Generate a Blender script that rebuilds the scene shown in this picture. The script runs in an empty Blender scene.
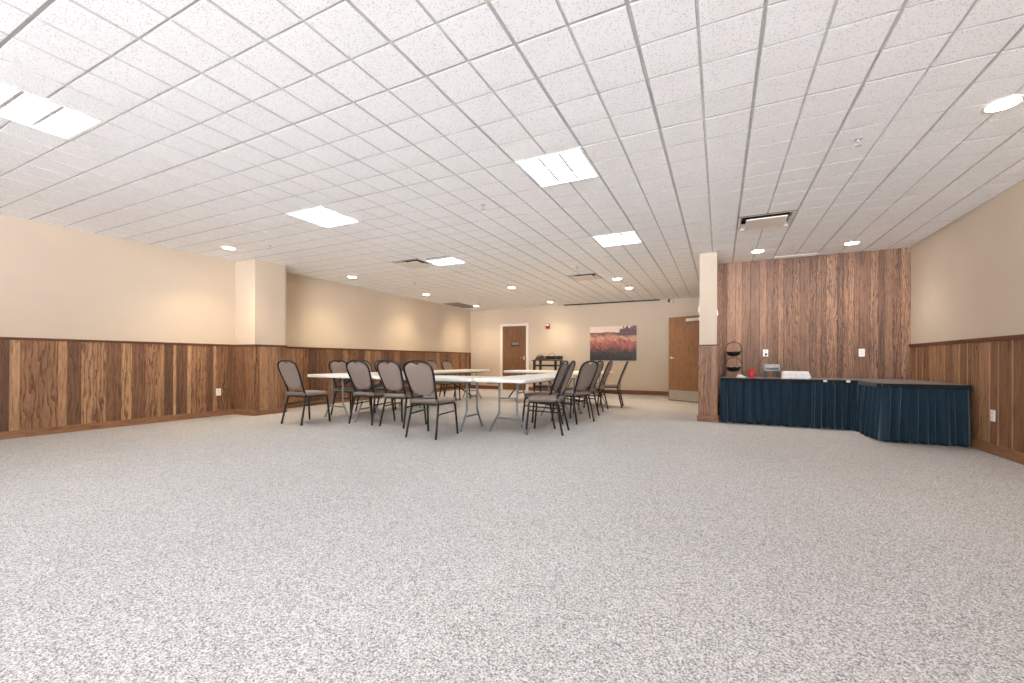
import bpy, bmesh, math, random
from mathutils import Vector, Matrix
PI = math.pi
SC = bpy.context.scene
COL = SC.collection
random.seed(7)

# ------------------------------------------------------------------ dimensions (metres)
FT = 0.307553
CZ = 2.74                       # ceiling height
XL, XR = -7.465, 3.053          # left wall, right wall
YB, YA, YR = 10.112, 6.003, -8.4  # back wall, alcove back wall, rear wall behind the camera
RAIL = 1.25
PX0, PX1, PY = 0.112, 0.372, 5.075   # end of the dividing wall (pier)

# ------------------------------------------------------------------ materials
def srgb(r, g, b):
    f = lambda c: (c/255/12.92) if c/255 <= .04045 else ((c/255+.055)/1.055)**2.4
    return (f(r), f(g), f(b), 1)

class NT:
    def __init__(s, name, rough=.6, metal=0.0):
        s.m = bpy.data.materials.new(name); s.m.use_nodes = True
        s.t = s.m.node_tree; s.t.nodes.clear()
        s.out = s.t.nodes.new('ShaderNodeOutputMaterial')
        s.b = s.t.nodes.new('ShaderNodeBsdfPrincipled')
        s.b.inputs['Roughness'].default_value = rough
        s.b.inputs['Metallic'].default_value = metal
        s.t.links.new(s.b.outputs[0], s.out.inputs[0])
    def n(s, typ, **kw):
        nd = s.t.nodes.new(typ)
        for k, v in kw.items():
            if k.startswith('i_'): nd.inputs[k[2:].replace('_', ' ')].default_value = v
            else: setattr(nd, k, v)
        return nd
    def l(s, a, b): s.t.links.new(a, b)
    def ramp(s, src, stops, interp='LINEAR'):
        r = s.n('ShaderNodeValToRGB'); r.color_ramp.interpolation = interp
        e = r.color_ramp.elements
        while len(e) < len(stops): e.new(.5)
        for el, (p, c) in zip(e, stops):
            el.position = p; el.color = c if len(c) == 4 else (*c, 1)
        s.l(src, r.inputs[0]); return r.outputs[0]
    def mix(s, fac, a, b, mode='MIX'):
        m = s.n('ShaderNodeMix', data_type='RGBA', blend_type=mode)
        for sock, v in ((m.inputs[0], fac), (m.inputs[6], a), (m.inputs[7], b)):
            if hasattr(v, 'links'): s.l(v, sock)
            else: sock.default_value = v
        return m.outputs[2]
    def math(s, op, a, b=0.0):
        m = s.n('ShaderNodeMath', operation=op)
        for sock, v in ((m.inputs[0], a), (m.inputs[1], b)):
            if hasattr(v, 'links'): s.l(v, sock)
            else: sock.default_value = v
        return m.outputs[0]
    def coord(s, scale=(1, 1, 1), src='Object'):
        tc = s.n('ShaderNodeTexCoord'); mp = s.n('ShaderNodeMapping')
        mp.inputs['Scale'].default_value = scale
        s.l(tc.outputs[src], mp.inputs[0]); return mp.outputs[0]
    def noise(s, vec, scale, detail=3, rough=.5, dist=0.0):
        nz = s.n('ShaderNodeTexNoise')
        nz.inputs['Scale'].default_value = scale; nz.inputs['Detail'].default_value = detail
        nz.inputs['Roughness'].default_value = rough; nz.inputs['Distortion'].default_value = dist
        s.l(vec, nz.inputs['Vector']); return nz.outputs[0]
    def bump(s, h, dist=.002, strength=.5):
        b = s.n('ShaderNodeBump'); b.inputs['Strength'].default_value = strength
        b.inputs['Distance'].default_value = dist
        s.l(h, b.inputs['Height']); s.l(b.outputs[0], s.b.inputs['Normal'])
    def col(s, c):
        if hasattr(c, 'links'): s.l(c, s.b.inputs['Base Color'])
        else: s.b.inputs['Base Color'].default_value = c

def plain(name, c, rough=.5, metal=0.0, var=.06, scale=30):
    t = NT(name, rough, metal)
    v = t.noise(t.coord(), scale, 2)
    lo = tuple(x*(1-var) for x in c[:3]) + (1,); hi = tuple(min(1, x*(1+var)) for x in c[:3]) + (1,)
    t.col(t.ramp(v, [(.3, lo), (.7, hi)])); return t.m

def emit(name, c, strength):
    t = NT(name); t.b.inputs['Base Color'].default_value = (.8, .8, .8, 1)
    t.b.inputs['Emission Color'].default_value = (*c, 1)
    t.b.inputs['Emission Strength'].default_value = strength; return t.m

def paint(name, c):
    t = NT(name, .75)
    v = t.noise(t.coord(), 1.3, 3)
    t.col(t.ramp(v, [(.3, tuple(x*.97 for x in c[:3])), (.7, tuple(min(1, x*1.03) for x in c[:3]))]))
    t.bump(t.noise(t.coord(), 160, 3), .0015, .35); return t.m

def wood(name, lo, mid, hi, streak, contrast=1.0, grain_scale=1.0, uv=True):
    """rustic panelling: tone per board from the 'board' attribute, grain from the UVs (metres)"""
    t = NT(name, .55)
    at = t.n('ShaderNodeAttribute', attribute_name='board')
    sep = t.n('ShaderNodeSeparateColor'); t.l(at.outputs['Color'], sep.inputs[0])
    tone, rnd, fig = sep.outputs[0], sep.outputs[1], sep.outputs[2]
    uvn = t.n('ShaderNodeUVMap')
    sx = t.n('ShaderNodeSeparateXYZ'); t.l(uvn.outputs[0], sx.inputs[0])
    off = t.math('MULTIPLY', rnd, 57.0)
    def vec(a, b):
        cb = t.n('ShaderNodeCombineXYZ')
        t.l(t.math('MULTIPLY', sx.outputs[0], a*grain_scale), cb.inputs[0])
        t.l(t.math('MULTIPLY', sx.outputs[1], b*grain_scale), cb.inputs[1])
        t.l(off, cb.inputs[2]); return cb.outputs[0]
    base = t.ramp(tone, [(0, lo), (.5, mid), (1, hi)])
    # long soft streaks
    s1 = t.noise(vec(20, 1.0), 1, 5, .68, .5)
    c1 = t.ramp(s1, [(.30, (.42, .37, .33)), (.47, (1, 1, 1)), (.68, (1.42, 1.38, 1.32))])
    base = t.mix(.8*contrast if contrast < 1.2 else .96, base, c1, 'MULTIPLY')
    # cathedral figure: distorted bands elongated up the board
    w = t.n('ShaderNodeTexWave', wave_type='BANDS', bands_direction='X', wave_profile='SAW')
    w.inputs['Scale'].default_value = 1.0; w.inputs['Distortion'].default_value = 16.0
    w.inputs['Detail'].default_value = 3.0; w.inputs['Detail Scale'].default_value = 1.0; w.inputs['Detail Roughness'].default_value = .62
    t.l(vec(7, 1.35), w.inputs['Vector'])
    c2 = t.ramp(w.outputs[0], [(.0, streak), (.20, (.62, .55, .5)), (.42, (1, 1, 1)), (1, (1.1, 1.08, 1.05))])
    base = t.mix(t.math('MULTIPLY', fig, .85*contrast), base, c2, 'MULTIPLY')
    # dark flecks and knots
    fl = t.noise(vec(46, 5), 1, 4, .65)
    base = t.mix(.6, base, t.ramp(fl, [(.34, (.38, .33, .30)), (.47, (1, 1, 1)), (.66, (1.25, 1.22, 1.18))]), 'MULTIPLY')
    kn = t.noise(vec(8, 2.6), 1, 2, .5, 1.5)
    base = t.mix(.7, base, t.ramp(kn, [(.22, (.35, .28, .25)), (.36, (1, 1, 1))]), 'MULTIPLY')
    t.col(base)
    t.bump(s1, .002, .3); return t.m

def carpet():
    t = NT('carpet', .95)
    c = t.coord()
    v = t.n('ShaderNodeTexVoronoi', feature='F1'); v.inputs['Scale'].default_value = 215
    t.l(c, v.inputs['Vector'])
    sp = t.n('ShaderNodeSeparateColor'); t.l(v.outputs['Color'], sp.inputs[0])
    b = t.ramp(sp.outputs[0], [(0, srgb(110, 107, 106)), (.28, srgb(154, 150, 149)), (.55, srgb(184, 181, 179)), (1, srgb(216, 213, 211))])
    big = t.noise(c, 60, 3, .6)
    b = t.mix(.35, b, t.ramp(big, [(.3, (.80, .79, .78)), (.7, (1.16, 1.16, 1.16))]), 'MULTIPLY')
    big2 = t.noise(c, .7, 3, .6)
    b = t.mix(.5, b, t.ramp(big2, [(.3, (.93, .93, .92)), (.7, (1.06, 1.06, 1.06))]), 'MULTIPLY')
    t.col(b)
    t.bump(v.outputs['Distance'], .004, .6); return t.m

def tile_mat():
    t = NT('ceiling_tile', .85)
    c = t.coord()
    v = t.n('ShaderNodeTexVoronoi', feature='F1'); v.inputs['Scale'].default_value = 105
    t.l(c, v.inputs['Vector'])
    sp = t.n('ShaderNodeSeparateColor'); t.l(v.outputs['Color'], sp.inputs[0])
    hole = t.math('MULTIPLY', t.math('LESS_THAN', v.outputs['Distance'], .33), t.math('GREATER_THAN', sp.outputs[0], .62))
    n = t.noise(c, 60, 3)
    b = t.ramp(n, [(.3, srgb(246, 246, 246)), (.7, srgb(252, 252, 252))])
    b = t.mix(t.math('MULTIPLY', hole, .6), b, srgb(165, 162, 160))
    t.col(b); t.bump(n, .002, .35); return t.m

def fabric(name, c, scale=420, var=.22):
    t = NT(name, .9)
    v = t.noise(t.coord(), scale, 2)
    t.col(t.ramp(v, [(.3, tuple(x*(1-var) for x in c[:3])), (.7, tuple(x*(1+var) for x in c[:3]))]))
    t.b.inputs['Sheen Weight'].default_value = .15
    t.bump(v, .001, .4); return t.m

def picture_mat():
    """photograph print: pale sky, dark tree mass at top right, rosy meadow fading to dark grass"""
    t = NT('landscape_print', .5)
    uv = t.n('ShaderNodeUVMap'); s = t.n('ShaderNodeSeparateXYZ'); t.l(uv.outputs[0], s.inputs[0])
    u, v = s.outputs[0], s.outputs[1]
    def mp(sc):
        m = t.n('ShaderNodeMapping'); m.inputs['Scale'].default_value = sc; t.l(uv.outputs[0], m.inputs[0]); return m.outputs[0]
    n1 = t.noise(mp((6, 4, 1)), 1, 6, .75); n2 = t.noise(mp((13, 11, 1)), 1, 5, .75, .8); n3 = t.noise(mp((12, 4, 1)), 1, 5, .75)
    vv = t.math('ADD', v, t.math('MULTIPLY', t.math('SUBTRACT', n1, .5), .5))
    meadow = t.ramp(vv, [(0, srgb(48, 46, 48)), (.22, srgb(62, 58, 58)), (.36, srgb(118, 74, 72)), (.52, srgb(170, 106, 92)), (.66, srgb(214, 164, 132)), (.76, srgb(150, 104, 90)), (.80, srgb(128, 92, 84))])
    f = t.ramp(n2, [(.36, (.32, .30, .32)), (.5, (1, 1, 1)), (.62, (1.5, 1.15, 1.1))])
    meadow = t.mix(.85, meadow, f, 'MULTIPLY')
    rose = t.math('MULTIPLY', t.math('GREATER_THAN', n3, .56), t.math('MULTIPLY', t.math('GREATER_THAN', vv, .28), t.math('LESS_THAN', vv, .68)))
    meadow = t.mix(t.math('MULTIPLY', rose, .7), meadow, srgb(205, 100, 98))
    sky = t.ramp(u, [(0, srgb(238, 216, 196)), (1, srgb(232, 208, 190))])
    hor = t.math('GREATER_THAN', t.math('ADD', v, t.math('MULTIPLY', t.math('SUBTRACT', n1, .5), .10)), .82)
    c = t.mix(hor, meadow, sky)
    ty = t.math('ADD', t.math('MULTIPLY', t.math('SUBTRACT', n3, .5), .9), t.math('ADD', .62, t.math('MULTIPLY', u, .40)))
    tree = t.math('MULTIPLY', t.math('GREATER_THAN', t.math('ADD', u, t.math('MULTIPLY', t.math('SUBTRACT', n1, .5), .5)), .62),
                  t.math('MULTIPLY', t.math('GREATER_THAN', v, .72), t.math('LESS_THAN', v, ty)))
    c = t.mix(tree, c, t.ramp(n2, [(.35, srgb(70, 52, 54)), (.65, srgb(124, 92, 90))]))
    t.col(c); return t.m

M = {}
M['wall'] = paint('beige_wall_paint', srgb(202, 186, 166))
M['tile'] = tile_mat()
M['tbar'] = plain('ceiling_grid_grey', srgb(193, 192, 191), .5)  # white grid greyed, recess shade put into its colour
M['core'] = plain('tile_core_grey', srgb(212, 211, 210), .9)  # groove faces toned down to paint in their shade
M['carpet'] = carpet()
M['wood_left'] = wood('rustic_panelling', srgb(82, 55, 41), srgb(132, 95, 68), srgb(176, 138, 102), (.18, .14, .115), 1.05)
M['wood_alcove'] = wood('dark_rustic_panelling', srgb(84, 58, 45), srgb(124, 91, 70), srgb(160, 124, 98), (.12, .085, .07), 1.15, 1.6)
M['wood_pier'] = wood('pier_panelling', srgb(118, 84, 62), srgb(146, 107, 82), srgb(174, 134, 105), (.3, .22, .18), .8)
M['rail'] = wood('dark_rail_wood', srgb(74, 44, 28), srgb(96, 58, 38), srgb(120, 76, 52), (.4, .3, .25), .7)
M['base'] = wood('baseboard_wood', srgb(120, 84, 58), srgb(142, 102, 72), srgb(162, 120, 88), (.5, .4, .3), .6)
M['base_dark'] = wood('red_brown_baseboard_wood', srgb(96, 56, 40), srgb(116, 70, 52), srgb(134, 86, 64), (.5, .4, .3), .6)
M['door'] = wood('door_veneer', srgb(108, 74, 48), srgb(128, 90, 60), srgb(148, 108, 76), (.45, .36, .3), .6, 1.2)
M['white'] = plain('white_paint', srgb(236, 230, 222), .4, 0, .03)
M['plastic'] = plain('white_plastic', srgb(240, 238, 234), .35, 0, .02)
M['top'] = plain('white_table_plastic', srgb(238, 234, 228), .35, 0, .03, 60)
M['legmetal'] = plain('grey_leg_metal', srgb(128, 138, 146), .38, .35, .05)
M['black'] = plain('black_metal', srgb(30, 30, 31), .38, .3, .1)
M['blackplastic'] = plain('black_plastic', srgb(26, 27, 29), .4, 0, .1)
M['fabric'] = fabric('taupe_fabric', srgb(138, 123, 114))
M['steel'] = plain('brushed_steel', srgb(200, 196, 188), .28, .9, .05, 8)
M['silver'] = plain('silver_plastic', srgb(196, 198, 200), .35, .3, .04)
M['alu'] = plain('white_louver', srgb(244, 244, 242), .3, 0, .01)
M['blade'] = plain('aluminium_blade', srgb(205, 205, 205), .3, .3, .02)
M['vent'] = plain('diffuser_paint', srgb(226, 218, 208), .5, 0, .03)
M['ventdark'] = plain('dark_duct', srgb(22, 20, 19), .9)
M['grille'] = plain('grey_grille', srgb(150, 143, 136), .6, 0, .04)
M['skirt'] = fabric('teal_black_velvet', srgb(14, 44, 60), 260, .35)
_b = [n for n in M['skirt'].node_tree.nodes if n.type == 'BSDF_PRINCIPLED'][0]
_b.inputs['Sheen Weight'].default_value = .75; _b.inputs['Sheen Roughness'].default_value = .35; _b.inputs['Sheen Tint'].default_value = (.40, .62, .78, 1)
M['skirttop'] = plain('grey_laminate', srgb(112, 112, 112), .32, 0, .06)
M['skirtband'] = fabric('skirt_band', srgb(9, 18, 26), 260, .3)
M['red'] = plain('red_plastic', srgb(206, 34, 44), .35, 0, .05)
M['redbox'] = plain('alarm_red', srgb(150, 28, 26), .4, 0, .05)
M['paper'] = plain('paper', srgb(236, 232, 226), .7, 0, .03)
M['pink'] = plain('pink_wrapper', srgb(206, 110, 110), .5)
M['tealp'] = plain('teal_wrapper', srgb(120, 176, 184), .5)
M['dark'] = plain('dark_navy_panel', srgb(38, 46, 56), .3)
M['signplate'] = plain('door_sign_plate', srgb(58, 48, 46), .45)
M['signface'] = plain('door_sign_face', srgb(132, 120, 112), .5)
M['brownbag'] = fabric('brown_vinyl', srgb(92, 74, 64), 90, .2)
M['lens'] = emit('troffer_lens', (.90, .965, 1.0), 8.6)
M['lens_dim'] = emit('troffer_lens_unlit', (1.0, .98, .95), .15)
M['lamp'] = emit('downlight_lens', (1.0, .86, .66), 30.0)
M['lampw'] = emit('downlight_lens_neutral', (1.0, .95, .88), 30.0)
M['print'] = picture_mat()
M['glass'] = NT('window_glass', .0).m
_g = M['glass'].node_tree; _b = [n for n in _g.nodes if n.type == 'BSDF_PRINCIPLED'][0]
_b.inputs['Transmission Weight'].default_value = 1.0; _b.inputs['IOR'].default_value = 1.02; _b.inputs['Base Color'].default_value = (1, 1, 1, 1)

# ------------------------------------------------------------------ mesh builder
class MB:
    def __init__(s): s.v = []; s.f = []; s.mi = []; s.sm = []; s.uv = []; s.att = []
    def add(s, vs, fs, T=None, mi=0, smooth=False):
        o = len(s.v)
        for v in vs:
            v = Vector(v); s.v.append(T @ v if T is not None else v)
        for f in fs:
            s.f.append([i+o for i in f]); s.mi.append(mi); s.sm.append(smooth)
        return s
    def box(s, x0, x1, y0, y1, z0, z1, T=None, mi=0, bev=0.0):
        if bev > 0:
            out = [(x0, y0), (x1, y0), (x1, y1), (x0, y1)]
            return s.slab(out, z0, z1, bev, 2, T, mi, False)
        vs = [(x, y, z) for z in (z0, z1) for y in (y0, y1) for x in (x0, x1)]
        return s.add(vs, [(0, 2, 3, 1), (4, 5, 7, 6), (0, 1, 5, 4), (2, 6, 7, 3), (0, 4, 6, 2), (1, 3, 7, 5)], T, mi)
    def slab(s, out, z0, z1, bev, seg=3, T=None, mi=0, smooth=True, dome=0.0):
        """prism of a ccw convex outline with rounded rims"""
        n = len(out); P = [Vector((a, b)) for a, b in out]
        nor = []
        for i in range(n):
            e1 = (P[i]-P[i-1]).normalized(); e2 = (P[(i+1) % n]-P[i]).normalized()
            n1 = Vector((e1.y, -e1.x)); n2 = Vector((e2.y, -e2.x))
            m = (n1+n2); m = m/max(.25, m.dot(n1)) if m.length > 1e-6 else n1
            nor.append(m)
        rings = []
        for k in range(seg+1):
            a = PI/2*k/seg; rings.append((bev*(1-math.sin(a)), z0+bev*(1-math.cos(a))))
        for k in range(seg+1):
            a = PI/2*k/seg; rings.append((bev*(1-math.cos(a)), z1-bev*(1-math.sin(a))))
        if bev == 0: rings = [(0, z0), (0, z1)]
        vs = []; fs = []
        for ins, z in rings:
            for p, q in zip(P, nor): vs.append((p.x-q.x*ins, p.y-q.y*ins, z))
        R = len(rings)
        for r in range(R-1):
            for i in range(n):
                j = (i+1) % n; fs.append((r*n+i, r*n+j, (r+1)*n+j, (r+1)*n+i))
        fs.append(tuple(range(n-1, -1, -1)))
        if dome > 0:
            c = Vector((0, 0))
            for p in P: c += p
            c /= n; o = len(vs)
            prev = (R-1)*n
            for t, h in ((.75, .45), (.45, .8), (.18, .97)):
                st = len(vs)
                for i in range(n):
                    q = Vector(vs[(R-1)*n+i][:2]); w = c+(q-c)*t
                    vs.append((w.x, w.y, z1+dome*h))
                for i in range(n):
                    j = (i+1) % n; fs.append((prev+i, prev+j, st+j, st+i))
                prev = st
            fs.append(tuple(prev+i for i in range(n)))
        else: fs.append(tuple((R-1)*n+i for i in range(n)))
        return s.add(vs, fs, T, mi, smooth)
    def tube(s, pts, r, sides=8, closed=False, T=None, mi=0, ry=None):
        pts = [Vector(p) for p in pts]; n = len(pts); vs = []; fs = []
        rr = r if isinstance(r, (list, tuple)) else [r]*n
        up = None
        for i, p in enumerate(pts):
            a = pts[i-1] if (i > 0 or closed) else p; b = pts[(i+1) % n] if (i < n-1 or closed) else p
            d = (b-a).normalized()
            if up is None:
                up = Vector((0, 0, 1)) if abs(d.z) < .9 else Vector((0, 1, 0))
            x = d.cross(up).normalized(); y = x.cross(d).normalized(); up = y
            for k in range(sides):
                t = 2*PI*k/sides; vs.append(p+x*math.cos(t)*rr[i]+y*math.sin(t)*(ry or rr[i]))
        m = n if closed else n-1
        for i in range(m):
            j = (i+1) % n
            for k in range(sides):
                l = (k+1) % sides; fs.append((i*sides+k, i*sides+l, j*sides+l, j*sides+k))
        if not closed:
            fs.append(tuple(range(sides-1, -1, -1))); fs.append(tuple((n-1)*sides+k for k in range(sides)))
        return s.add(vs, fs, T, mi, True)
    def lathe(s, prof, sides=24, T=None, mi=0, smooth=True, cap=True):
        vs = []; fs = []
        for r, z in prof:
            for k in range(sides):
                t = 2*PI*k/sides; vs.append((r*math.cos(t), r*math.sin(t), z))
        for i in range(len(prof)-1):
            for k in range(sides):
                l = (k+1) % sides; fs.append((i*sides+k, i*sides+l, (i+1)*sides+l, (i+1)*sides+k))
        if cap:
            fs.append(tuple(range(sides-1, -1, -1))); fs.append(tuple((len(prof)-1)*sides+k for k in range(sides)))
        return s.add(vs, fs, T, mi, smooth)
    def build(s, name, mats, parent=None, loc=None):
        me = bpy.data.meshes.new(name)
        me.from_pydata([tuple(v) for v in s.v], [], s.f)
        for m in (mats if isinstance(mats, (list, tuple)) else [mats]): me.materials.append(m)
        me.polygons.foreach_set('material_index', s.mi); me.polygons.foreach_set('use_smooth', s.sm)
        me.update()
        o = bpy.data.objects.new(name, me); COL.objects.link(o)
        if parent is not None: o.parent = parent
        if loc is not None: o.location = loc
        return o

def smooth_path(ctrl, n=6, closed=False):
    """Catmull-Rom through control points"""
    P = [Vector(p) for p in ctrl]; out = []; N = len(P)
    for i in range(N if closed else N-1):
        g = lambda k: P[k % N] if closed else P[max(0, min(N-1, k))]
        a, b, c, d = g(i-1), g(i), g(i+1), g(i+2)
        for k in range(n):
            t = k/n
            out.append(.5*((2*b)+(c-a)*t+(2*a-5*b+4*c-d)*t*t+(3*b-a-3*c+d)*t**3))
    if not closed: out.append(P[-1])
    return out

def rrect(x0, x1, y0, y1, r, n=5):
    o = []
    for cx, cy, a0 in ((x1-r, y0+r, -PI/2), (x1-r, y1-r, 0), (x0+r, y1-r, PI/2), (x0+r, y0+r, PI)):
        for k in range(n+1):
            a = a0+PI/2*k/n; o.append((cx+r*math.cos(a), cy+r*math.sin(a)))
    return o

def empty(name, loc=(0, 0, 0), rz=0.0):
    o = bpy.data.objects.new(name, None); COL.objects.link(o)
    o.location = loc; o.rotation_euler = (0, 0, rz); o.empty_display_size = .1; return o
def tag(o, label, cat, group=None):
    o['label'] = label; o['category'] = cat
    if group: o['group'] = group
    return o
def struct(o): o['kind'] = 'structure'; return o
def copy_tree(o, parent=None):
    c = o.copy(); COL.objects.link(c)
    if parent is not None: c.parent = parent
    for ch in o.children: copy_tree(ch, c)
    return c

def set_board(me, tones, uvs):
    """per-face board colour and per-corner uv"""
    at = me.color_attributes.new('board', 'FLOAT_COLOR', 'CORNER')
    uv = me.uv_layers.new(name='UVMap')
    for p, t in zip(me.polygons, tones):
        for li in p.loop_indices:
            at.data[li].color = (*t, 1)
    for i, c in enumerate(uvs): uv.data[i].uv = c

def boards(name, mat, org, tdir, ndir, spans, z0, z1, parent=None, depth=.012):
    """vertical boards along tdir standing proud by depth along ndir; spans = [(t0,t1,tone,rand,figure)]"""
    org = Vector(org); td = Vector(tdir); nd = Vector(ndir); zd = Vector((0, 0, 1))
    mb = MB(); tones = []; uvs = []
    flip = td.cross(zd).dot(nd) < 0
    c = .0035
    for (a, b, tone, rnd, fig) in spans:
        prof = [(a, 0), (a, depth-c), (a+c, depth), (b-c, depth), (b, depth-c), (b, 0)]
        vs = []
        for z in (z0, z1):
            for t, d in prof: vs.append(org+td*t+nd*d+zd*z)
        fs = [(i, i+1, i+7, i+6) for i in range(5)]
        fs.append((6, 7, 8, 9, 10, 11)); fs.append((5, 4, 3, 2, 1, 0))
        par = [(prof[i][0], z) for z in (z0, z1) for i in range(6)]
        if not flip: fs = [tuple(reversed(f)) for f in fs]
        mb.add(vs, fs)
        for f in fs:
            tones.append((tone, rnd, fig))
            for i in f: uvs.append(par[i])
    o = mb.build(name, mat, parent)
    set_board(o.data, tones, uvs)
    return o

def spans_random(L, wmin, wmax, rng, t0=0.0, lo=.1, hi=.95):
    out = []; t = t0
    while t < L-.001:
        w = rng.uniform(wmin, wmax); e = min(L, t+w)
        if L-e < wmin*.6: e = L
        out.append((t, e, rng.uniform(lo, hi), rng.random(), 1.0 if rng.random() < .55 else rng.uniform(0, .4))); t = e
    return out

def wood_box(name, mat, x0, x1, y0, y1, z0, z1, parent=None, tone=.5, along='z', bev=.003):
    """wooden bar / leaf with grain uvs running along the given axis"""
    mb = MB(); mb.box(x0, x1, y0, y1, z0, z1, bev=bev)
    o = mb.build(name, mat, parent); me = o.data; rnd = random.random()
    uvs = []
    for l in me.loops:
        v = me.vertices[l.vertex_index].co
        if along == 'z': uvs.append((v.x+v.y, v.z))
        elif along == 'x': uvs.append((v.z+v.y, v.x))
        else: uvs.append((v.z+v.x, v.y))
    set_board(me, [(tone, rnd, .3)]*len(me.polygons), uvs)
    return o

# ------------------------------------------------------------------ room shell
T = .12
mb = MB(); mb.box(XL-T, XR+T, YR-T, YB+T, -.1, 0); floor = struct(mb.build('floor', M['carpet']))

def wallbox(name, x0, x1, y0, y1, z0=0.0, z1=CZ+.15):
    mb = MB(); mb.box(x0, x1, y0, y1, z0, z1); return struct(mb.build(name, M['wall']))

wl = wallbox('wall_left', XL-T, XL, YR-T, YB+T)
wr = wallbox('wall_right', XR, XR+T, YR-T, YA+T)
wb = wallbox('wall_back', XL, PX1, YB, YB+T)
wa = wallbox('wall_alcove', PX1, XR+T, YA, YA+T)
# dividing wall between alcove and back of the room, its end is the pier; a doorway is cut through it
DY0, DY1 = 8.20, 9.12
mb = MB()
mb.box(PX0, PX1, PY, DY0, 0, CZ+.15); mb.box(PX0, PX1, DY0, DY1, 2.09, CZ+.15); mb.box(PX0, PX1, DY1, YB, 0, CZ+.15)
wd = struct(mb.build('wall_divider', M['wall']))
# short corridor beyond the doorway so that the opening does not look out of the building
mb = MB()
mb.box(PX1, PX1+1.6, DY0-.5, DY0-.4, 0, CZ); mb.box(PX1, PX1+1.6, DY1+.4, DY1+.5, 0, CZ); mb.box(PX1+1.6, PX1+1.7, DY0-.5, DY1+.5, 0, CZ)
mb.box(PX1, PX1+1.7, DY0-.5, DY1+.5, 2.5, 2.6)
mb.box(PX1, PX1+1.7, DY0-.5, DY1+.5, -.1, 0.0)
struct(mb.build('wall_corridor', M['wall']))

# rear wall behind the camera: two wide unseen windows, added to let in daylight
ADDED_WIN = [(-3.3, -0.5), (0.0, 2.8)]
WZ0, WZ1 = .5, 2.6
mb = MB()
xs = [XL]+[x for w in ADDED_WIN for x in w]+[XR]
for i in range(0, len(xs), 2): mb.box(xs[i], xs[i+1], YR-T, YR, 0, CZ+.15)
for a, b in ADDED_WIN: mb.box(a, b, YR-T, YR, 0, WZ0); mb.box(a, b, YR-T, YR, WZ1, CZ+.15)
struct(mb.build('wall_rear', M['wall']))
for i, (a, b) in enumerate(ADDED_WIN):
    e = struct(empty('window_%d' % (i+1), ((a+b)/2, YR, WZ0)))
    w2 = (b-a)/2; h = WZ1-WZ0
    f = MB()
    f.box(-w2, -w2+.06, -T, .02, 0, h); f.box(w2-.06, w2, -T, .02, 0, h); f.box(-w2+.06, w2-.06, -T, .02, 0, .06); f.box(-w2+.06, w2-.06, -T, .02, h-.06, h)
    f.box(-.025, .025, -.08, -.02, .06, h-.06)
    f.build('window_frame', M['white'], e)

# pillar on the left wall
CX, CY0, CY1 = -6.905, 2.205, 2.775
pil = wallbox('wall_left_pillar', XL, CX, CY0, CY1)

# wainscot boards ------------------------------------------------------------
rng = random.Random(3)
Z0, Z1 = .085, RAIL-.03
# near left wall: board edges read from the photo between the frame edge and the pillar
def left_y(px):   # world y on the left wall seen at pixel column px
    f = 419.0857; k = (px-518.65)/f
    fw = (-.43256, .90160); r = (.90160, .43256)
    dx, dy = fw[0]+r[0]*k, fw[1]+r[1]*k
    return -2.3991+dy*(XL-.4146)/dx
edges = [(9, .12, .1), (19.5, .95, .1), (31, .55, .9), (42, .50, 1), (58, .55, 1), (67, .82, .3), (81, .22, .7), (93, .80, 1), (106, .72, 1), (121, .34, .3), (131.5, .85, 1), (145, .30, .6), (157, .60, 1), (164, .66, .4), (173, .12, .3), (176, .95, .1), (187, .24, .3), (190.5, .90, .1), (206, .66, .9), (213, .20, .2), (216, .86, .1), (228, .45, .8), (232.5, .28, .4)]
sp = []; t = left_y(0); 
sp += spans_random(t-YR, .10, .26, rng)
for px, tone, fig in edges:
    e = left_y(px) if px < 232 else CY0
    sp.append((t-YR, e-YR, tone, rng.random(), fig)); t = e
boards('wainscot', M['wood_left'], (XL, YR, 0), (0, 1, 0), (1, 0, 0), sp, Z0, Z1, wl)
boards('wainscot', M['wood_left'], (XL, CY1, 0), (0, 1, 0), (1, 0, 0), spans_random(YB-CY1, .10, .22, rng, 0, .1, .75), Z0, Z1, wl)
boards('wainscot', M['wood_left'], (XL, CY0, 0), (1, 0, 0), (0, -1, 0), spans_random(CX-XL, .12, .24, rng, 0, .3, .55), Z0, Z1, pil)
boards('wainscot', M['wood_left'], (CX, CY0-.012, 0), (0, 1, 0), (1, 0, 0), spans_random(CY1-CY0+.024, .08, .18, rng, 0, .4, .8), Z0, Z1, pil)
boards('wainscot', M['wood_left'], (XL, CY1, 0), (1, 0, 0), (0, 1, 0), spans_random(CX-XL, .12, .24, rng), Z0, Z1, pil)
spr = spans_random(YA-YR, .15, .30, rng, 0, .35, .7)
spr = [s for a in spr for s in ((a[0], a[1]-.02, a[2], a[3], a[4]), (a[1]-.02, a[1], .85, a[3], .1))]
boards('wainscot', M['wood_left'], (XR, YR, 0), (0, 1, 0), (-1, 0, 0), spr, Z0, Z1, wr)
# alcove: full height narrow boards
boards('panelling', M['wood_alcove'], (PX1, YA, 0), (1, 0, 0), (0, -1, 0), spans_random(XR-PX1, .06, .15, rng, 0, .25, .8), .0, CZ+.012, wa)
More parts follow.
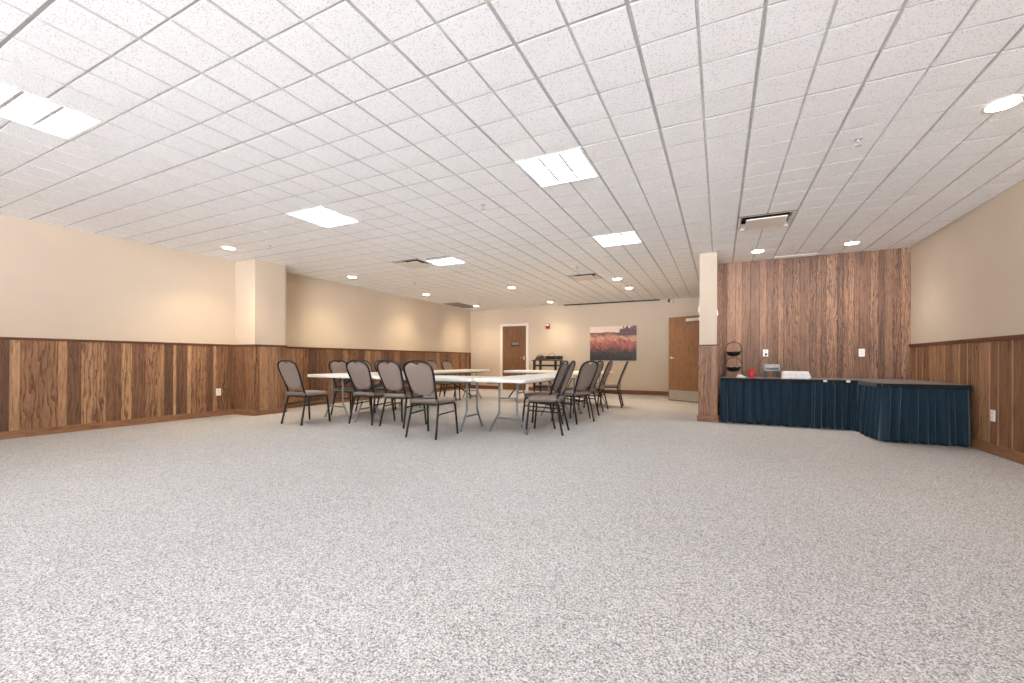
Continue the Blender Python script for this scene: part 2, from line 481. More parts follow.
# pier faces
boards('wainscot', M['wood_pier'], (PX0-.012, PY, 0), (1, 0, 0), (0, -1, 0), spans_random(PX1-PX0+.024, .06, .11, rng, 0, .3, .7), 0.0, Z1, wd, .02)
boards('wainscot', M['wood_pier'], (PX1, PY, 0), (0, 1, 0), (1, 0, 0), spans_random(YA-PY-.01, .12, .22, rng), 0.0, Z1, wd)
boards('wainscot', M['wood_pier'], (PX0, PY, 0), (0, 1, 0), (-1, 0, 0), spans_random(.6, .12, .22, rng), 0.0, Z1, wd)
# chair rails
RZ0, RZ1, RD = RAIL-.034, RAIL, .024
wood_box('chair_rail', M['rail'], XL, XL+RD, YR, CY0, RZ0, RZ1, wl, .5, 'y')
wood_box('chair_rail', M['rail'], XL, XL+RD, CY1, YB, RZ0, RZ1, wl, .5, 'y')
wood_box('chair_rail', M['rail'], XL+RD, CX+RD, CY0-RD, CY0, RZ0, RZ1, pil, .5, 'x')
wood_box('chair_rail', M['rail'], CX, CX+RD, CY0, CY1, RZ0, RZ1, pil, .5, 'y')
wood_box('chair_rail', M['rail'], XL+RD, CX+RD, CY1, CY1+RD, RZ0, RZ1, pil, .5, 'x')
wood_box('chair_rail', M['rail'], XR-RD, XR, YR, YA-.012, RZ0-.012, RZ1, wr, .6, 'y')
wood_box('chair_rail', M['rail'], PX0-.032, PX1+.032, PY-.04, PY, RZ0+.01, RZ1, wd, .9, 'x')
# end trim of the panelling in the far left corner
wood_box('corner_trim', M['rail'], XL, XL+.02, YB-.025, YB, Z0, RZ0, wl, .7, 'z')
# baseboards
def basebd(name, mat, *a, along='x', tone=.5):
    return struct(wood_box(name, mat, *a, None, tone, along))
basebd('baseboard_left', M['base'], XL, XL+.022, YR, CY0, 0, .095, along='y')
basebd('baseboard_left', M['base'], XL, XL+.022, CY1, YB, 0, .095, along='y', tone=.2)
basebd('baseboard_left', M['base'], XL+.022, CX+.022, CY0-.022, CY0, 0, .095)
basebd('baseboard_left', M['base'], CX, CX+.022, CY0, CY1+.022, 0, .095, along='y')
basebd('baseboard_right', M['base'], XR-.022, XR, YR, YA-.02, 0, .11, along='y', tone=.45)
basebd('baseboard_back', M['base_dark'], XL+.022, -6.30, YB-.018, YB, 0, .12)
basebd('baseboard_back', M['base_dark'], -5.22, PX0, YB-.018, YB, 0, .12)
basebd('baseboard_pier', M['wood_pier'], PX0-.03, PX1+.03, PY-.045, PY-.02, 0, .10)

# ------------------------------------------------------------------ ceiling with tegular tiles
open_cells = {}
def hole(u, v, nu=2, nv=2):
    for i in range(nu):
        for j in range(nv): open_cells[(u+i, v+j)] = True
TROFFERS = [(-14, -5), (-4, 3), (-4, 11), (-14, 3), (-14, 11), (-4, -5), (-14, -13), (-4, -13), (-14, -21), (-4, -21)]  # last four are unseen lights added behind the camera
for u, v in TROFFERS: hole(u, v)
DIFF = [(2, 11), (-8, 19), (-16, 11)]
for u, v in DIFF: hole(u, v)
RET = (-24, 27); hole(*RET, 2, 4)
mb = MB(); GZ = CZ+.008
U0, U1, V0, V1 = XL/FT, XR/FT, YR/FT, YB/FT
def clip(u0, u1, v0, v1):
    if v0 > YA/FT-.01 and u0 >= 1: return None
    u0, u1, v0, v1 = max(u0, U0), min(u1, U1), max(v0, V0), min(v1, V1)
    if v1 > YA/FT and u1 > .4: 
        if u0 >= 1: v1 = min(v1, YA/FT)
        elif v0 > YA/FT: u1 = min(u1, PX0/FT)
    return (u0, u1, v0, v1) if u1-u0 > .01 and v1-v0 > .01 else None
for u in range(math.floor(U0), math.ceil(U1)):
    for v in range(math.floor(V0), math.ceil(V1)):
        if (u, v) in open_cells: continue
        c = clip(u, u+1, v, v+1)
        if c is None: continue
        a0, a1, b0, b1 = (k*FT for k in c)
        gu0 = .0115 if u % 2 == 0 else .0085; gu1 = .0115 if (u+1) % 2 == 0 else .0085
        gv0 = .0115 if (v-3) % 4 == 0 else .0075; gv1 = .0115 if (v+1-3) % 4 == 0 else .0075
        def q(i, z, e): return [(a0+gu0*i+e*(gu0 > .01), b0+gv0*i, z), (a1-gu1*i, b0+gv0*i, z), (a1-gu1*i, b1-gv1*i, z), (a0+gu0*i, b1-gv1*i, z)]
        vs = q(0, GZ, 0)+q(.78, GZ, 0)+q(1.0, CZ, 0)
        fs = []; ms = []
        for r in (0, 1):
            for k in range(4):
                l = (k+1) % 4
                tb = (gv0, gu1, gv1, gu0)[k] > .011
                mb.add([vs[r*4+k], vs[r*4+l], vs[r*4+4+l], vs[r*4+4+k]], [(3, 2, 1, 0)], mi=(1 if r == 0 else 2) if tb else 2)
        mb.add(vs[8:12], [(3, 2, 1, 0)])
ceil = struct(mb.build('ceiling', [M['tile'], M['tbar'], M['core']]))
mb = MB(); mb.box(XL-T, XR+T, YR-T, YB+T, CZ+.30, CZ+.36)
struct(mb.build('ceiling_slab', M['wall']))

# ------------------------------------------------------------------ troffers
def troffer(u, v, label, dim_near=False):
    e = tag(empty('ceiling_light', ((u+1)*FT, (v+1)*FT, CZ)), label, 'ceiling light', 'square louvered ceiling lights')
    h = FT-.004
    f = MB()
    for s in (-1, 1):
        f.box(*sorted((s*h, s*(h-.022))), -h, h, -.003, .11); f.box(-h+.022, h-.022, *sorted((s*h, s*(h-.022))), -.003, .11)
    f.build('frame', M['alu'], e)
    l = MB()
    w = (2*h-.044)/3
    for k in (1, 2):
        p = -h+.022+w*k
        for s in (-.5, .5):
            l.box(p-.006+s*.012, p+.006+s*.012, -h+.022, h-.022, .006, .07)
            l.box(-h+.022, h-.022, p-.006+s*.012, p+.006+s*.012, .0065, .0695)
    l.build('louver', M['blade'], e)
    m = MB(); split = -h+.022+ (w*1.5 if dim_near else 0)
    m.box(-h+.022, h-.022, split, h-.022, .075, .10, mi=0)
    if dim_near: m.box(-h+.022, h-.022, -h+.022, split, .075, .10, mi=1)
    m.build('lamp_lens', [M['lens'], M['lens_dim']], e)
    b = MB(); b.box(-h, h, -h, h, .111, .125); b.build('housing', M['alu'], e)
    return e
troffer(-14, -5, 'large bright square ceiling light cut by the left edge of the photo')
troffer(-4, 3, 'square ceiling light in the middle of the ceiling, largest whole one')
troffer(-4, 11, 'square ceiling light directly behind the middle one, towards the door on the right')
troffer(-14, 3, 'square ceiling light left of centre above the wall pillar')
troffer(-14, 11, 'half dark square ceiling light beside a flat vent, far left of the ceiling', True)
troffer(-4, -5, 'square ceiling light just behind the camera, right hand row')
troffer(-4, -13, 'square ceiling light well behind the camera, right hand row')
troffer(-14, -13, 'square ceiling light well behind the camera, left hand row')
troffer(-4, -21, 'square ceiling light nearest the windows, right hand row')
troffer(-14, -21, 'square ceiling light nearest the windows, left hand row')

# ------------------------------------------------------------------ plaque diffusers, return grille, slots
def diffuser(u, v, label):
    e = tag(empty('air_diffuser', ((u+1)*FT, (v+1)*FT, CZ)), label, 'air vent', 'square plaque ceiling vents')
    h = FT-.004
    f = MB()   # flared rim leading up to the dark throat
    prof = [(h, -.002), (h-.022, -.004), (h-.040, .025), (h-.046, .075)]
    vs = []; fs = []
    for r, z in prof:
        vs += [(-r, -r, z), (r, -r, z), (r, r, z), (-r, r, z)]
    for i in range(3):
        for k in range(4):
            l = (k+1) % 4; fs.append((i*4+l, i*4+k, i*4+4+k, i*4+4+l))
    f.add(vs, fs); f.build('rim', M['vent'], e)
    d = MB(); d.box(-h, h, -h, h, .12, .13); 
    for s in (-1, 1):
        d.box(*sorted((s*h, s*(h-.01))), -h, h, .0, .12); d.box(-h+.01, h-.01, *sorted((s*h, s*(h-.01))), .0, .12)
    d.build('throat', M['ventdark'], e)
    p = MB(); p.slab(rrect(-h+.085, h-.085, -h+.085, h-.085, .01, 2), -.027, -.012, .004, 2, None, 0, False); p.build('plaque', M['vent'], e)
    for sx in (-1, 1):
        for sy in (-1, 1):
            m = MB(); m.tube([(sx*.15, sy*.15, -.02), (sx*.15, sy*.15, .12)], .005, 6); m.build('hanger', M['black'], e)
    return e
diffuser(2, 11, 'flat square vent in the ceiling of the alcove, nearest to the wood wall')
diffuser(-8, 19, 'small far square vent between the downlights near the back wall')
diffuser(-16, 11, 'flat square vent touching the half dark ceiling light')
e = tag(empty('return_grille', ((RET[0]+1)*FT, (RET[1]+2)*FT, CZ)), 'grey rectangular return air grille in the far left ceiling corner', 'air vent')
f = MB(); a, b = FT-.004, 2*FT-.004
for s in (-1, 1):
    f.box(*sorted((s*a, s*(a-.03))), -b, b, -.004, .02); f.box(-a+.03, a-.03, *sorted((s*b, s*(b-.03))), -.004, .02)
f.build('frame', M['grille'], e)
f = MB()
for k in range(26):
    y = -b+.05+k*(2*b-.1)/25
    f.box(-a+.03, a-.03, -.002, .002, -.012, .012, T=Matrix.Translation((0, y, .006)) @ Matrix.Rotation(.6, 4, 'X'))
f.build('blades', M['grille'], e)
f = MB(); f.box(-a, a, -b, b, .05, .06); f.build('backing', M['ventdark'], e)

e = tag(empty('slot_strip', (-2.56, YB-.023, CZ+.006)), 'long thin black slot strip along the top of the back wall', 'air vent')
f = MB(); f.box(-1.44, 1.44, -.03, .024, -.034, 0, bev=.004); f.build('strip', M['blackplastic'], e)
f = MB(); f.box(-1.42, 1.42, -.004, .004, -.042, -.034); f.build('lip', M['black'], e)
e = tag(empty('linear_diffuser', (5*FT, 19.12*FT, CZ)), 'white linear slot vent in the ceiling edge along the wood wall', 'air vent')
f = MB()
for y0, y1 in ((-.075, -.05), (-.012, .012), (.05, .075)): f.box(-.31, .31, y0, y1, -.012, 0, bev=.002)
f.box(-.31, -.295, -.05, .05, -.012, 0); f.box(.295, .31, -.05, .05, -.012, 0)
f.build('frame', M['vent'], e)
f = MB(); f.box(-.295, .295, -.05, .05, -.003, 0); f.build('slot', M['grille'], e)

# ------------------------------------------------------------------ downlights
def downlight(x, y, label, mat, warm, energy, r=.085):
    e = tag(empty('downlight', (x, y, CZ)), label, 'downlight', 'round recessed downlights')
    f = MB(); f.lathe([(r+.018, .0), (r+.018, -.004), (r+.012, -.007), (r, -.007), (r-.004, -.003), (r-.006, .0)], 28, cap=False)
    f.build('trim_ring', M['white'], e)
    f = MB(); f.lathe([(.004, -.0045), (r-.02, -.0045), (r-.004, -.003)], 28, cap=True); f.build('lamp_lens', mat, e)
    ld = bpy.data.lights.new('downlight_lamp', 'SPOT'); ld.energy = energy; ld.color = warm
    ld.spot_size = math.radians(125); ld.spot_blend = .9; ld.shadow_soft_size = .07
    lo = bpy.data.objects.new('downlight_lamp', ld); COL.objects.link(lo); lo.parent = e; lo.location = (0, 0, -.02)
    return e
WARM = (1.0, .80, .56); NEU = (1.0, .92, .82)
DL = [((2.149, 1.598), 'large bright downlight at the right edge of the photo', 'lampw', NEU),
 ((2.177, 5.336), 'right downlight of the two before the wood wall', 'lampw', NEU),
 ((.96, 5.291), 'left downlight of the two before the wood wall, close to the pier', 'lampw', NEU),
 ((-6.561, 1.577), 'downlight at the left wall just before the beige pillar', 'lamp', WARM),
 ((-6.615, 4.077), 'downlight at the left wall, first one behind the pillar', 'lamp', WARM),
 ((-6.676, 6.637), 'downlight at the left wall, second one behind the pillar', 'lamp', WARM),
 ((-6.697, 9.223), 'downlight in the far left corner beside the grey grille', 'lamp', WARM),
 ((-4.113, 6.626), 'downlight over the tables, left of the one above the red alarm', 'lamp', WARM),
 ((-4.181, 9.342), 'downlight close to the back wall above the red fire alarm', 'lamp', WARM),
 ((-1.58, 6.63), 'nearer downlight of the pair above the landscape picture', 'lamp', WARM),
 ((-1.564, 7.867), 'farther downlight of the pair above the landscape picture', 'lamp', WARM)]
for (x, y), lb, m, w in DL: downlight(x, y, lb, M[m], w, 42 if m == 'lamp' else 22)

# ------------------------------------------------------------------ sprinklers
def sprinkler_proto():
    e = empty('ceiling_sprinkler')
    f = MB(); f.lathe([(.034, 0), (.034, -.004), (.026, -.010), (.014, -.012)], 20, cap=False); f.build('escutcheon', M['silver'], e)
    f = MB(); f.tube([(0, 0, -.004), (0, 0, -.03)], .009, 8)
    for s in (-1, 1): f.tube([(s*.008, 0, -.025), (s*.016, 0, -.036), (s*.010, 0, -.05), (0, 0, -.055)], .003, 6)
    f.build('body', M['silver'], e)
    f = MB(); f.lathe([(.004, -.054), (.022, -.056), (.024, -.059), (.004, -.060)], 16); f.build('deflector', M['silver'], e)
    return e
SP = [((1.394, 1.74), 'ceiling sprinkler at upper right, left of the large downlight'), ((-2.004, 1.698), 'ceiling sprinkler in mid ceiling left of the largest square light'),
      ((-5.831, 1.759), 'ceiling sprinkler right of the pillar downlight'), ((-1.992, 5.121), 'small far ceiling sprinkler above the landscape picture'),
      ((1.407, 5.188), 'ceiling sprinkler between the two downlights before the wood wall'), ((-5.809, 5.136), 'far ceiling sprinkler between the left wall downlights and the half dark light')]
pr_ = sprinkler_proto()
for i, ((x, y), lb) in enumerate(SP):
    o = pr_ if i == 0 else copy_tree(pr_)
    o.location = (x, y, CZ+.006); tag(o, lb, 'sprinkler', 'ceiling sprinklers')

# ------------------------------------------------------------------ doors
d1 = struct(empty('door_1', (-5.745, YB, 0)))
f = MB(); w = .435; h = 2.125
f.box(-w-.085, -w, -.03, -.0, 0, h+.075, bev=.004); f.box(w, w+.085, -.03, 0, 0, h+.075, bev=.004); f.box(-w, w, -.03, 0, h, h+.075, bev=.004)
f.build('door_frame', M['white'], d1)
dl = wood_box('door_leaf', M['door'], -w+.004, w-.004, -.016, -.001, .008, h-.004, d1, .35)
f = MB(); f.box(w-.10, w-.05, -.026, -.016, 1.0, 1.13, bev=.003)
f.tube([(w-.075, -.02, 1.065), (w-.075, -.06, 1.065), (w-.09, -.066, 1.065), (w-.20, -.066, 1.06)], .010, 8); f.build('lever_handle', M['steel'], dl)
sg = tag(empty('door_sign', (-5.70, YB-.016, 1.53)), 'dark plaque with a grey face on the closed left door', 'sign')
f = MB(); f.slab(rrect(-.15, .15, -.082, .082, .012, 3), 0, .008, .002, 2, Matrix.Rotation(PI/2, 4, 'X'), 0, False); f.build('plate', M['signplate'], sg)
f = MB()
f.slab(rrect(-.125, .135, -.035, .06, .03, 3), .008, .0105, .001, 1, Matrix.Rotation(PI/2, 4, 'X'), 0, False)
f.build('face', M['signface'], sg)

d2 = struct(empty('door_2', (PX0, DY0, 0)))
f = MB()
for y0, y1, z0, z1 in ((-.06, .0, 0, 2.14), (DY1-DY0, DY1-DY0+.06, 0, 2.14), (0, DY1-DY0, 2.09, 2.14)):
    f.box(-.018, 0, y0, y1, z0, z1, bev=.003); f.box(PX1-PX0, PX1-PX0+.018, y0, y1, z0, z1, bev=.003)
f.build('door_frame', M['white'], d2)
# open leaf: x runs from hinge to free edge
ang = math.atan2(8.615-8.205, -.708-.10)
lf = wood_box('door_leaf', M['door'], 0.012, .905, -.022, .022, .012, 2.055, d2, .45)
lf.location = (-.022, .0, 0); lf.rotation_euler = (0, 0, ang)
# side facing the camera is local +y (leaf turned about 153 degrees)
for s in (1, -1):
    f = MB(); f.tube([(.835, s*.02, 1.06), (.835, s*.075, 1.06), (.82, s*.08, 1.06), (.72, s*.08, 1.055)], .011, 8)
    f.lathe([(.031, 0), (.031, .006), (.026, .01)], 20, Matrix.Translation((.835, s*.022, 1.06)) @ Matrix.Rotation(-s*PI/2, 4, 'X'))
    f.build('lever_handle', M['steel'], lf)
    f = MB(); f.box(.03, .89, *sorted((s*.022, s*.0245)), .03, .27); f.build('kick_plate', M['steel'], lf)
f = MB(); f.box(.08, .42, .022, .075, 1.925, 1.995, bev=.008); f.build('door_closer', M['silver'], lf)

# ------------------------------------------------------------------ wall things
def onwall_back(x, z): return (x, YB, z)
e = tag(empty('fire_alarm', (-4.55, YB+.003, 2.08)), 'small red fire alarm strobe on the back wall', 'fire alarm')
f = MB(); f.slab(rrect(-.066, .066, -.078, .078, .01, 3), 0, .045, .006, 2, Matrix.Rotation(PI/2, 4, 'X'), 0, False); f.build('case', M['redbox'], e)
f = MB(); f.slab(rrect(-.052, .052, .012, .06, .008, 3), .045, .07, .006, 2, Matrix.Rotation(PI/2, 4, 'X'), 0, False); f.build('strobe', M['plastic'], e)

pz = 1.503
mb = MB(); mb.slab(rrect(-.692, .692, -.513, .513, .003, 1), 0, .035, .003, 1, Matrix.Rotation(PI/2, 4, 'X'), 0, False)
pic = mb.build('picture', M['print'], None, (-2.467, YB, pz))
uv = pic.data.uv_layers.new(name='UVMap')
for l in pic.data.loops:
    v = pic.data.vertices[l.vertex_index].co; uv.data[l.index].uv = ((v.x+.692)/1.384, (v.z+.513)/1.026)
tag(pic, 'unframed landscape picture of a rosy meadow with dark trees on the back wall', 'picture')

e = tag(empty('security_camera', (-.80, YB, 2.655)), 'small white security camera with black lens near the ceiling', 'camera')
f = MB(); f.lathe([(.05, 0), (.05, .012), (.02, .016)], 20, Matrix.Rotation(PI/2, 4, 'X')); f.tube([(0, -.01, 0), (0, -.07, 0.01)], .014, 8); f.build('mount', M['white'], e)
f = MB(); R = Matrix.Translation((0, -.075, .005)) @ Matrix.Rotation(-.5, 4, 'Z') @ Matrix.Rotation(.25, 4, 'Y')
f.tube([(.04, 0, 0), (-.07, 0, 0)], .038, 16, T=R); f.build('body', M['white'], e)
f = MB(); f.lathe([(.002, -.05), (.03, -.04), (.046, -.015), (.05, .012), (.04, .03)], 18, R @ Matrix.Translation((-.075, 0, 0)) @ Matrix.Rotation(PI/2, 4, 'Y')); f.build('lens', M['blackplastic'], e)

def outlet(loc, rz, label):
    e = tag(empty('wall_outlet', loc, rz), label, 'outlet', 'white wall outlets')
    X = Matrix.Rotation(PI/2, 4, 'X')       # local: faces -y
    f = MB(); f.slab(rrect(-.04, .04, -.062, .062, .006, 3), 0, .008, .003, 2, X, 0, False); f.build('cover_plate', M['plastic'], e)
    for z in (-.022, .022):
        f = MB(); f.slab(rrect(-.017, .017, z-.015, z+.015, .008, 3), .008, .011, .001, 1, X, 0, False)
        for x in (-.006, .006): f.box(x-.0012, x+.0012, -.0115, -.0108, z-.001, z+.007, mi=1)
        f.build('receptacle', [M['paper'], M['blackplastic']], e)
    return e
outlet((1.13, YA-.012, 1.125), 0, 'white wall outlet above the small silver appliance with a cord plugged in')
outlet((2.455, YA-.012, 1.125), 0, 'white wall outlet alone on the right half of the wood wall')
outlet((XR-.012, 3.806, .412), -PI/2, 'white wall outlet low on the right wall panelling')
outlet((XL+.012, 1.919, .417), PI/2, 'white wall outlet low on the left wall panelling before the pillar')

for s, x, z, lb in ((-1, PX0, 1.83, 'small white bracket on the left side of the beige pier'), (1, PX1, 1.76, 'small white bracket on the right side of the beige pier')):
    e = tag(empty('wall_bracket', (x, PY+.03, z)), lb, 'bracket')
    f = MB(); f.box(*sorted((0, s*.014)), -.025, .025, -.05, .05, bev=.004); f.build('plate', M['plastic'], e)
    f = MB(); f.box(*sorted((s*.014, s*.026)), -.012, .012, -.02, .0, bev=.003); f.build('hook', M['plastic'], e)

# ------------------------------------------------------------------ chairs
KB = [(.198, -.150, .42), (.184, -.170, .50), (.190, -.222, .65), (.210, -.280, .79), (.209, -.314, .875), (.182, -.334, .928), (.105, -.347, .962), (0, -.351, .974)]
def ycurve(z):
    for a, b in zip(KB, KB[1:]):
        if z <= b[2]:
            t = max(0, (z-a[2])/(b[2]-a[2])); return a[1]+(b[1]-a[1])*t
    return KB[-1][1]
def make_chair():
    e = empty('banquet_chair')
    f = MB()
    o = [(-.17, -.19), (.17, -.19), (.20, -.17), (.225, .05), (.232, .17), (.205, .225), (.12, .245), (0, .25), (-.12, .245), (-.205, .225), (-.232, .17), (-.225, .05), (-.20, -.17)]
    o = [(p.x, p.y) for p in smooth_path([(a, b, 0) for a, b in o], 3, True)]
    f.slab(o, .430, .488, .026, 4, None, 0, True, .012); f.build('seat', M['fabric'], e)
    f = MB()
    ring = [(x*.93, y*.93, .424) for x, y in o][::2]
    f.tube(ring, .012, 8, True); f.build('seat_frame', M['black'], e)
    # backrest pad on a curved grid with a scooped grip notch at the top
    wz = [(.52, .158), (.62, .170), (.72, .184), (.82, .196), (.88, .192), (.95, .172)]
    def hw(z):
        for a, b in zip(wz, wz[1:]):
            if z <= b[0]: t = max(0, (z-a[0])/(b[0]-a[0])); return a[1]+(b[1]-a[1])*t
        return wz[-1][1]
    NX, NZ = 18, 12
    zb = lambda k: .535+.085*abs(k)**4
    zt = lambda k: .952-.066*abs(k)**5-.028*max(0, 1-(abs(k)/.34)**2)
    vs = []; fs = []
    for side in (1, -1):
        for i in range(NX+1):
            k = -1+2*i/NX; k = math.sin(k*PI/2)
            for j in range(NZ+1):
                n = j/NZ; z = zb(k)+(zt(k)-zb(k))*n
                edge = max(abs(k)**6, abs(2*n-1)**6)
                th = .008+.014*(1-edge)
                x = k*hw(z)*.985
                vs.append((x, ycurve(z)+side*th+.004, z))
    S = (NX+1)*(NZ+1); I = lambda i, j: i*(NZ+1)+j
    for i in range(NX):
        for j in range(NZ):
            fs.append((I(i, j), I(i, j+1), I(i+1, j+1), I(i+1, j))); fs.append((S+I(i, j), S+I(i+1, j), S+I(i+1, j+1), S+I(i, j+1)))
    for i in range(NX):
        for j in (0, NZ):
            q = (I(i, j), I(i+1, j), S+I(i+1, j), S+I(i, j)); fs.append(q if j == 0 else q[::-1])
    for j in range(NZ):
        for i in (0, NX):
            q = (I(i, j), I(i, j+1), S+I(i, j+1), S+I(i, j)); fs.append(q[::-1] if i == 0 else q)
    f = MB(); f.add(vs, fs, None, 0, True); f.build('backrest', M['fabric'], e)
    half = [Vector(p) for p in KB]
    path = smooth_path(half+[Vector((-p.x, p.y, p.z)) for p in reversed(half[:-1])], 4)
    f = MB(); f.tube(path, .0145, 8)
    f.tube([(-.185, -.175, .508), (0, -.170, .500), (.185, -.175, .508)], .008, 6)
    f.build('back_frame', M['black'], e)
    for s in (-1, 1):
        f = MB(); f.tube(smooth_path([(s*.190, .19, .43), (s*.212, .215, .40), (s*.222, .222, .30), (s*.235, .250, .012)], 4), .0145, 8)
        f.lathe([(.015, 0), (.015, .02), (.012, .025)], 10, Matrix.Translation((s*.235, .250, 0))); f.build('leg', M['black'], e)
        f = MB(); f.tube(smooth_path([(s*.196, -.150, .425), (s*.202, -.168, .36), (s*.212, -.20, .22), (s*.224, -.245, .012)], 4), .0145, 8)
        f.lathe([(.015, 0), (.015, .02), (.012, .025)], 10, Matrix.Translation((s*.224, -.245, 0))); f.build('leg', M['black'], e)
        f = MB(); f.tube([(s*.207, -.183, .295), (s*.222, .224, .315)], .0105, 6); f.build('stretcher', M['black'], e)
    return e
chair0 = make_chair(); used = [False]
def chair(x, y, deg, label, group):
    """deg: direction the sitter would face, 0 = +y, 90 = -x"""
    o = chair0 if not used[0] else copy_tree(chair0)
    used[0] = True
    o.location = (x, y, 0); o.rotation_euler = (0, 0, math.radians(deg)); tag(o, label, 'chair', group); return o
GF, GL, GR = 'chairs along the near side of the tables', 'chairs along the left side of the tables', 'chairs along the right side of the tables'
chair(-5.435, 2.085, 0, 'taupe banquet chair standing clear at the near left table corner, leftmost chair', GF)
chair(-4.525, 2.56, 2, 'taupe banquet chair at the near table side, second from the left', GF)
chair(-3.90, 2.56, 0, 'taupe banquet chair at the near table side, directly left of the pulled out one', GF)
chair(-2.975, 2.055, 3, 'taupe banquet chair pulled out at the near table side, its whole seat in view', GF)
chair(-5.585, 3.12, -90, 'taupe banquet chair behind the near left table end, nearest of the left wall side row', GL)
chair(-5.585, 3.68, -90, 'taupe banquet chair at the left wall side, mostly hidden by the second near chair', GL)
chair(-5.585, 4.22, -90, 'taupe banquet chair at the left wall side, its back showing between two near chairs', GL)
chair(-5.585, 5.86, -90, 'taupe banquet chair at the left wall side, second from the far end', GL)
chair(-5.585, 6.50, -90, 'taupe banquet chair at the left wall side, farthest one near the back wall', GL)
chair(-1.715, 2.98, 99, 'taupe banquet chair at the near end of the right table side, closest to the camera', GR)
chair(-1.99, 3.47, 95, 'taupe banquet chair tucked in behind the closest one on the right table side', GR)
chair(-1.72, 4.10, 70, 'taupe banquet chair on the right table side turned so that its back faces the camera', GR)
chair(-1.80, 4.80, 86, 'taupe banquet chair on the right table side, mostly hidden behind the turned one', GR)
chair(-1.86, 5.80, 92, 'taupe banquet chair on the right table side, second from the far end', GR)
chair(-1.69, 6.55, 98, 'taupe banquet chair at the far right end seen side on, standing apart from the row', GR)

# ------------------------------------------------------------------ folding tables
def make_table(L, inset=.30, W=.76, H=.742):
    """long axis along local x, origin at floor centre"""
    e = empty('folding_table')
    f = MB(); f.slab(rrect(-L/2, L/2, -W/2, W/2, .05, 5), H-.048, H, .010, 3, None, 0, True); f.build('tabletop', M['top'], e)
    for s in (-1, 1):
        x = s*(L/2-inset)
        for t in (-1, 1):
            f = MB(); f.tube(smooth_path([(x, t*.135, H-.05), (x, t*.135, .42), (x, t*.140, .27), (x, t*.175, .205), (x, t*.26, .05), (x, t*.274, .02)], 5), .0145, 8)
            f.lathe([(.019, 0), (.019, .026), (.016, .03)], 10, Matrix.Translation((x, t*.276, 0))); f.build('leg', M['legmetal'], e)
        f = MB(); f.tube([(x, -.135, .47), (x, .135, .47)], .011, 8); f.build('crossbar', M['legmetal'], e)
        f = MB(); f.tube([(x, -.182, .195), (x, .182, .195)], .014, 8); f.build('crossbar', M['legmetal'], e)
        f = MB(); f.tube([(x, 0, .47), (x-s*.20, 0, .58), (x-s*.42, 0, H-.055)], .009, 6); f.build('brace', M['black'], e)
    for t in (-1, 1):
        f = MB(); f.box(-L/2+.12, L/2-.12, t*.22-.012, t*.22+.012, H-.075, H-.046); f.build('underframe_rail', M['legmetal'], e)
    return e
GT = 'white folding tables set in a hollow square'
t8 = make_table(2.44); first = [True]
def table(x, y, rz, label, src=None):
    if src is None:
        o = t8 if first[0] else copy_tree(t8); first[0] = False
    else: o = src
    o.location = (x, y, 0); o.rotation_euler = (0, 0, rz); tag(o, label, 'table', GT); return o
LX, RX, YF = -5.42, -2.17, 2.365
table((LX+RX)/2, YF+.38, 0, 'white folding table along the near side with two chairs pushed under it', make_table(2.44, .22))
table(LX, YF+1.22, PI/2, 'white folding table at the near left, its free end beside the leftmost chair')
table(LX, YF+1.22+2.442, PI/2, 'white folding table at the far left beside the panelled wall')
table(RX, YF+1.22, PI/2, 'white folding table at the near right with grey wishbone legs in full view')
table(RX, YF+1.22+2.442, PI/2, 'white folding table at the far right with chairs on its outer side')
t6 = make_table(1.72)
table(RX-.38-.86, YF+4.884-.38, 0, 'shorter white folding table closing the far side in front of the left door', t6)

# ------------------------------------------------------------------ black cart at the back wall
e = tag(empty('utility_cart', (-4.22, 9.28, 0)), 'black cart with shelves at the back wall behind the tables', 'cart')
W, D_ = .36, .26
def shelf(z, lip, nm):
    f = MB(); f.slab(rrect(-W, W, -D_, D_, .02, 3), z-.018, z, .004, 2, None, 0, False)
    if lip:
        for s in (-1, 1):
            f.box(-W, W, *sorted((s*D_, s*(D_-.012))), z-.05, z-.018); f.box(*sorted((s*W, s*(W-.012))), -D_+.012, D_-.012, z-.05, z-.018)
    return f.build(nm, M['blackplastic'], e)
f = MB(); f.slab(rrect(-W-.05, W+.05, -D_-.02, D_+.02, .02, 3), .975, 1.0, .005, 2, None, 0, False); f.build('top_shelf', M['blackplastic'], e)
shelf(.86, True, 'shelf'); shelf(.24, True, 'shelf')
for sx in (-1, 1):
    for sy in (-1, 1):
        f = MB(); f.box(sx*(W-.025)-.03, sx*(W-.025)+.03, sy*(D_-.025)-.03, sy*(D_-.025)+.03, .085, .976, bev=.004); g = f.build('leg', M['blackplastic'], e)
        f = MB(); f.tube([(sx*(W-.025)-.013, sy*(D_-.025), .04), (sx*(W-.025)+.013, sy*(D_-.025), .04)], .04, 16)
        f.tube([(sx*(W-.025), sy*(D_-.025), .06), (sx*(W-.025), sy*(D_-.025), .09)], .01, 8); f.build('caster', M['black'], g)
